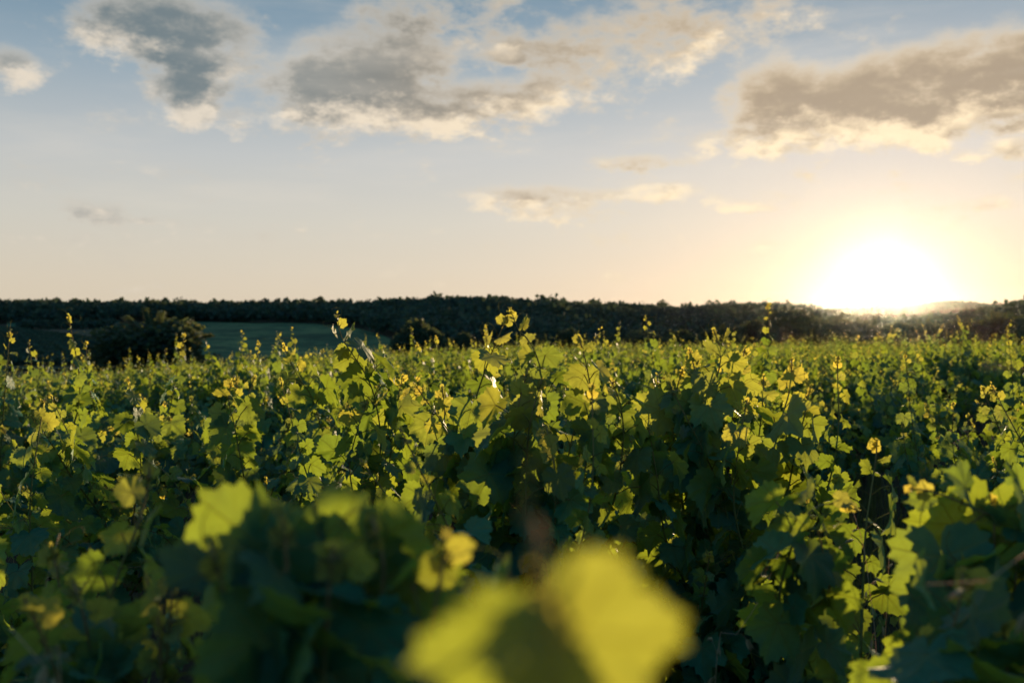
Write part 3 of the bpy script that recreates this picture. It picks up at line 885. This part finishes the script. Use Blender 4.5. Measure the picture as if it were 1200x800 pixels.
# woods on the hills: countless crowns, one mass
def woods():
    b = MB()
    fpx = [-80, 0, 130, 215, 300, 380, 420, 450, 500, 600, 800, 1000, 1200, 1320]
    fr0 = [385, 385, 372, 365, 352, 322, 285, 240, 205, 190, 190, 190, 185, 185]
    N = 5600; made = 0
    while made < N:
        px = rng.uniform(-60, 1270); ca = math.cos(math.atan((px - 600) / F))
        R = np.interp(px, NEAR_PX, NEAR_R); r0 = np.interp(px, fpx, fr0)
        r = math.sqrt(rng.uniform(r0 ** 2, (R * 1.02) ** 2)) if rng.random() < .6 else rng.uniform(r0, R * 1.02)
        d = r * ca; x = (px - 600) / F * d
        z = ground_at(x, d); h = rng.uniform(3.2, 6.2) * (1.25 if rng.random() < .12 else 1) * (1 if r < R * .93 else .85); w = rng.uniform(2.2, 3.8)
        clump_quads(b, np.array([x, d, z + h * .55]), np.array([w, w, h * .5]), 46, r * .0028 + .5, made)
        made += 1
    for j in range(1500):
        px = rng.uniform(900, 1230); d = rng.uniform(960, 1160); x = (px - 600) / F * d
        z = ground_at(x, d); w = rng.uniform(4, 7)
        clump_quads(b, np.array([x, d, z + 2]), np.array([w, w, 3.2]), 24, 2.6, j + 9000)
    # hedge between the plots at left
    for j in range(60):
        px = rng.uniform(25, 135); d = rng.uniform(301, 314); x = (px - 600) / F * d
        clump_quads(b, np.array([x, d, ground_at(x, d) + 1.3]), np.array([2.2, 2.2, 2.2]), 40, .9, j + 12000)
    tag(link("woods", b.mesh("woods", M["forest_leaf"])), "dark unbroken wood covering the hills behind the vineyard", "woods", None, "stuff")
woods()
# rows of the other vineyard on the hillside at left
b = MB()
for k in range(70):
    x0, y0 = polar_pt(-50 + k * 6, 142)
    L0 = np.array([x0, y0]); dirn = nrm(np.array([-.62, .78]))
    s = np.arange(0, 190, .7)
    P = L0 + dirn * s[:, None]
    px = 600 + F * P[:, 0] / P[:, 1]
    P = P[(px > -60) & (px < 138) & (P[:, 1] < 298)]
    if not len(P): continue
    z = terrain(P[:, 0], P[:, 1])
    for x, y, zz in zip(P[:, 0], P[:, 1], z):
        clump_quads(b, np.array([x, y, zz + .85]), np.array([.55, .55, .6]), 5, .6, int(abs(x * 13 + y * 7) * 10) % 100000)
tag(link("hillside_vine_rows", b.mesh("hillside_vine_rows", M["forest_leaf"])), "fine parallel vine rows on the shaded slope left of the lone tree", "vines", None, "stuff")

# grass in the lanes between the rows
b = MB()
n = 9000
L = np.concatenate([rng.uniform(-.5, .7, n // 2), rng.uniform(-2.7, -1.2, n // 2)]); S = rng.uniform(.8, 14, n)
P = ROW[None] * S[:, None] + SIDE[None] * L[:, None]
P[:, 2] = terrain(P[:, 0], P[:, 1]) - .02
h = rng.uniform(.12, .5, n) * rng.uniform(.5, 1, n); a = rng.uniform(0, 6.28, n); w = rng.uniform(.003, .006, n)
dv = np.stack([np.cos(a), np.sin(a), a * 0], -1); wv = np.stack([-np.sin(a), np.cos(a), a * 0], -1) * w[:, None]
up = np.array([0, 0, 1.0]); lean = rng.uniform(.1, .6, n)
p1 = P + up * h[:, None] * .6 + dv * (h * lean * .35)[:, None]; p2 = P + up * h[:, None] + dv * (h * lean)[:, None]
V5 = np.stack([P - wv, P + wv, p1 - wv * .7, p1 + wv * .7, p2], 1)
T = (np.array([[0, 1, 3], [0, 3, 2], [2, 3, 4]])[None] + (np.arange(n) * 5)[:, None, None]).reshape(-1, 3)
b.add(V5.reshape(-1, 3), T, None, np.repeat(rng.random(n), 5))
tag(link("lane_grass", b.mesh("lane_grass", M["grass"])), "thin wild grass growing in the shaded lanes between the vine rows", "grass", None, "stuff")

# ------------------------------------------------------------------ wild oats standing in the lane
def wild_oat(ctrl, label, seeds, big=.022):
    """stalk with drooping spikelets on the upper part"""
    P = [at(*c) for c in ctrl][::-1]
    foot = P[0].copy(); foot[2] = ground_at(P[0][0], P[0][1]) - .01
    foot[:2] += rng.normal(0, .06, 2)
    o = foot.copy()
    pts, ln = spline([foot - o] + [p - o for p in P], 30)
    st = MB(); st.tube(pts, np.linspace(.0016, .0006, 30), 5)
    t = tag(empty("wild_oat", o), label, "wild oat", "wild oats in the lane")
    link("stalk", st.mesh("stalk", M["straw"]), t)
    for j in range(seeds):
        hb = MB()
        f = 1 - .32 * (j + rng.uniform(0, .5)) / max(seeds, 1)
        i = min(int(f * 29), 28); p = pts[i]; T = nrm(pts[i + 1] - pts[i])
        d = nrm(rng.normal(0, .8, 3) + np.array([0, 0, -.5]) + T * .5)
        e = p + d * rng.uniform(.015, .05)
        hb.tube(np.array([p, (p + e) / 2 + [0, 0, .006], e]), [.0004] * 3, 3)
        g = nrm(np.array([0, 0, -.8]) + d * .6 + rng.normal(0, .25, 3)); L = big * rng.uniform(.8, 1.25)
        for q in range(3):      # glumes of one spikelet
            gg = nrm(g + rng.normal(0, .14, 3))
            hb.tube(e + np.linspace(0, 1, 6)[:, None] * gg * L, np.array([.0007, .0026, .0032, .0026, .0014, .0003]) * (L / .022), 5)
            if q < 2: hb.tube(np.array([e + gg * L * .6, e + gg * L * 1.5 + rng.normal(0, .003, 3)]), [.0004, .0002], 3)
        link("spikelet", hb.mesh("spikelet", M["straw"]), t)
wild_oat([(1150, 428, .62), (1190, 424, .62), (1240, 450, .62), (1290, 560, .64)], "blurred pinkish oat head hanging in from the frame edge against the far canopy", 5, .026)
wild_oat([(1086, 684, .95), (1130, 680, .95), (1180, 690, .95), (1230, 760, .97)], "blurred pinkish oat head lying level across the broad leaves right of the lane", 8)
wild_oat([(915, 640, 1.9), (892, 700, 1.9), (862, 745, 1.9), (838, 800, 1.92)], "slanting oat stalk crossing the dark lane below the drooping leaf spray", 9, .02)
wild_oat([(1000, 600, 2.2), (1012, 640, 2.2), (1020, 700, 2.2), (1028, 800, 2.2)], "thin upright oat stalk in the dark lane behind the drooping leaf spray", 8, .018)
wild_oat([(1042, 648, 2.4), (1040, 700, 2.4), (1036, 800, 2.4)], "short pale oat stalk in the dark lane under the narrow lit shoot", 6, .018)
wild_oat([(70, 625, 1.5), (60, 660, 1.5), (45, 720, 1.5), (30, 800, 1.5)], "dim oat stalk in the shade beside the blurred leaning shoot", 7, .02)
wild_oat([(12, 735, .95), (35, 755, .95), (60, 800, .95), (70, 900, .97)], "blurred pinkish oat head in the lower corner by the shaded grapevine", 8, .022)
# ------------------------------------------------------------------ the evening air
b = MB()
x0, x1, y0, y1, z0, z1 = -1450, 1450, -190, 1540, -30, 48
b.add([[x0, y0, z0], [x1, y0, z0], [x1, y1, z0], [x0, y1, z0], [x0, y0, z1], [x1, y0, z1], [x1, y1, z1], [x0, y1, z1]],
      [[0, 2, 1], [0, 3, 2], [4, 5, 6], [4, 6, 7], [0, 1, 5], [0, 5, 4], [1, 2, 6], [1, 6, 5], [2, 3, 7], [2, 7, 6], [3, 0, 4], [3, 4, 7]])
hm, hn = new_mat("haze")
pv = hn.node("ShaderNodeVolumePrincipled")
pv.inputs["Color"].default_value = (0.80, 0.86, 0.92, 1)
pv.inputs["Density"].default_value = 0.0000054
pv.inputs["Anisotropy"].default_value = 0.95
ho = hn.node("ShaderNodeOutputMaterial"); hn.t.links.new(pv.outputs[0], ho.inputs["Volume"])
tag(link("haze", b.mesh("haze", hm, False)), "thin evening haze glowing below the sun", "haze", None, "stuff")
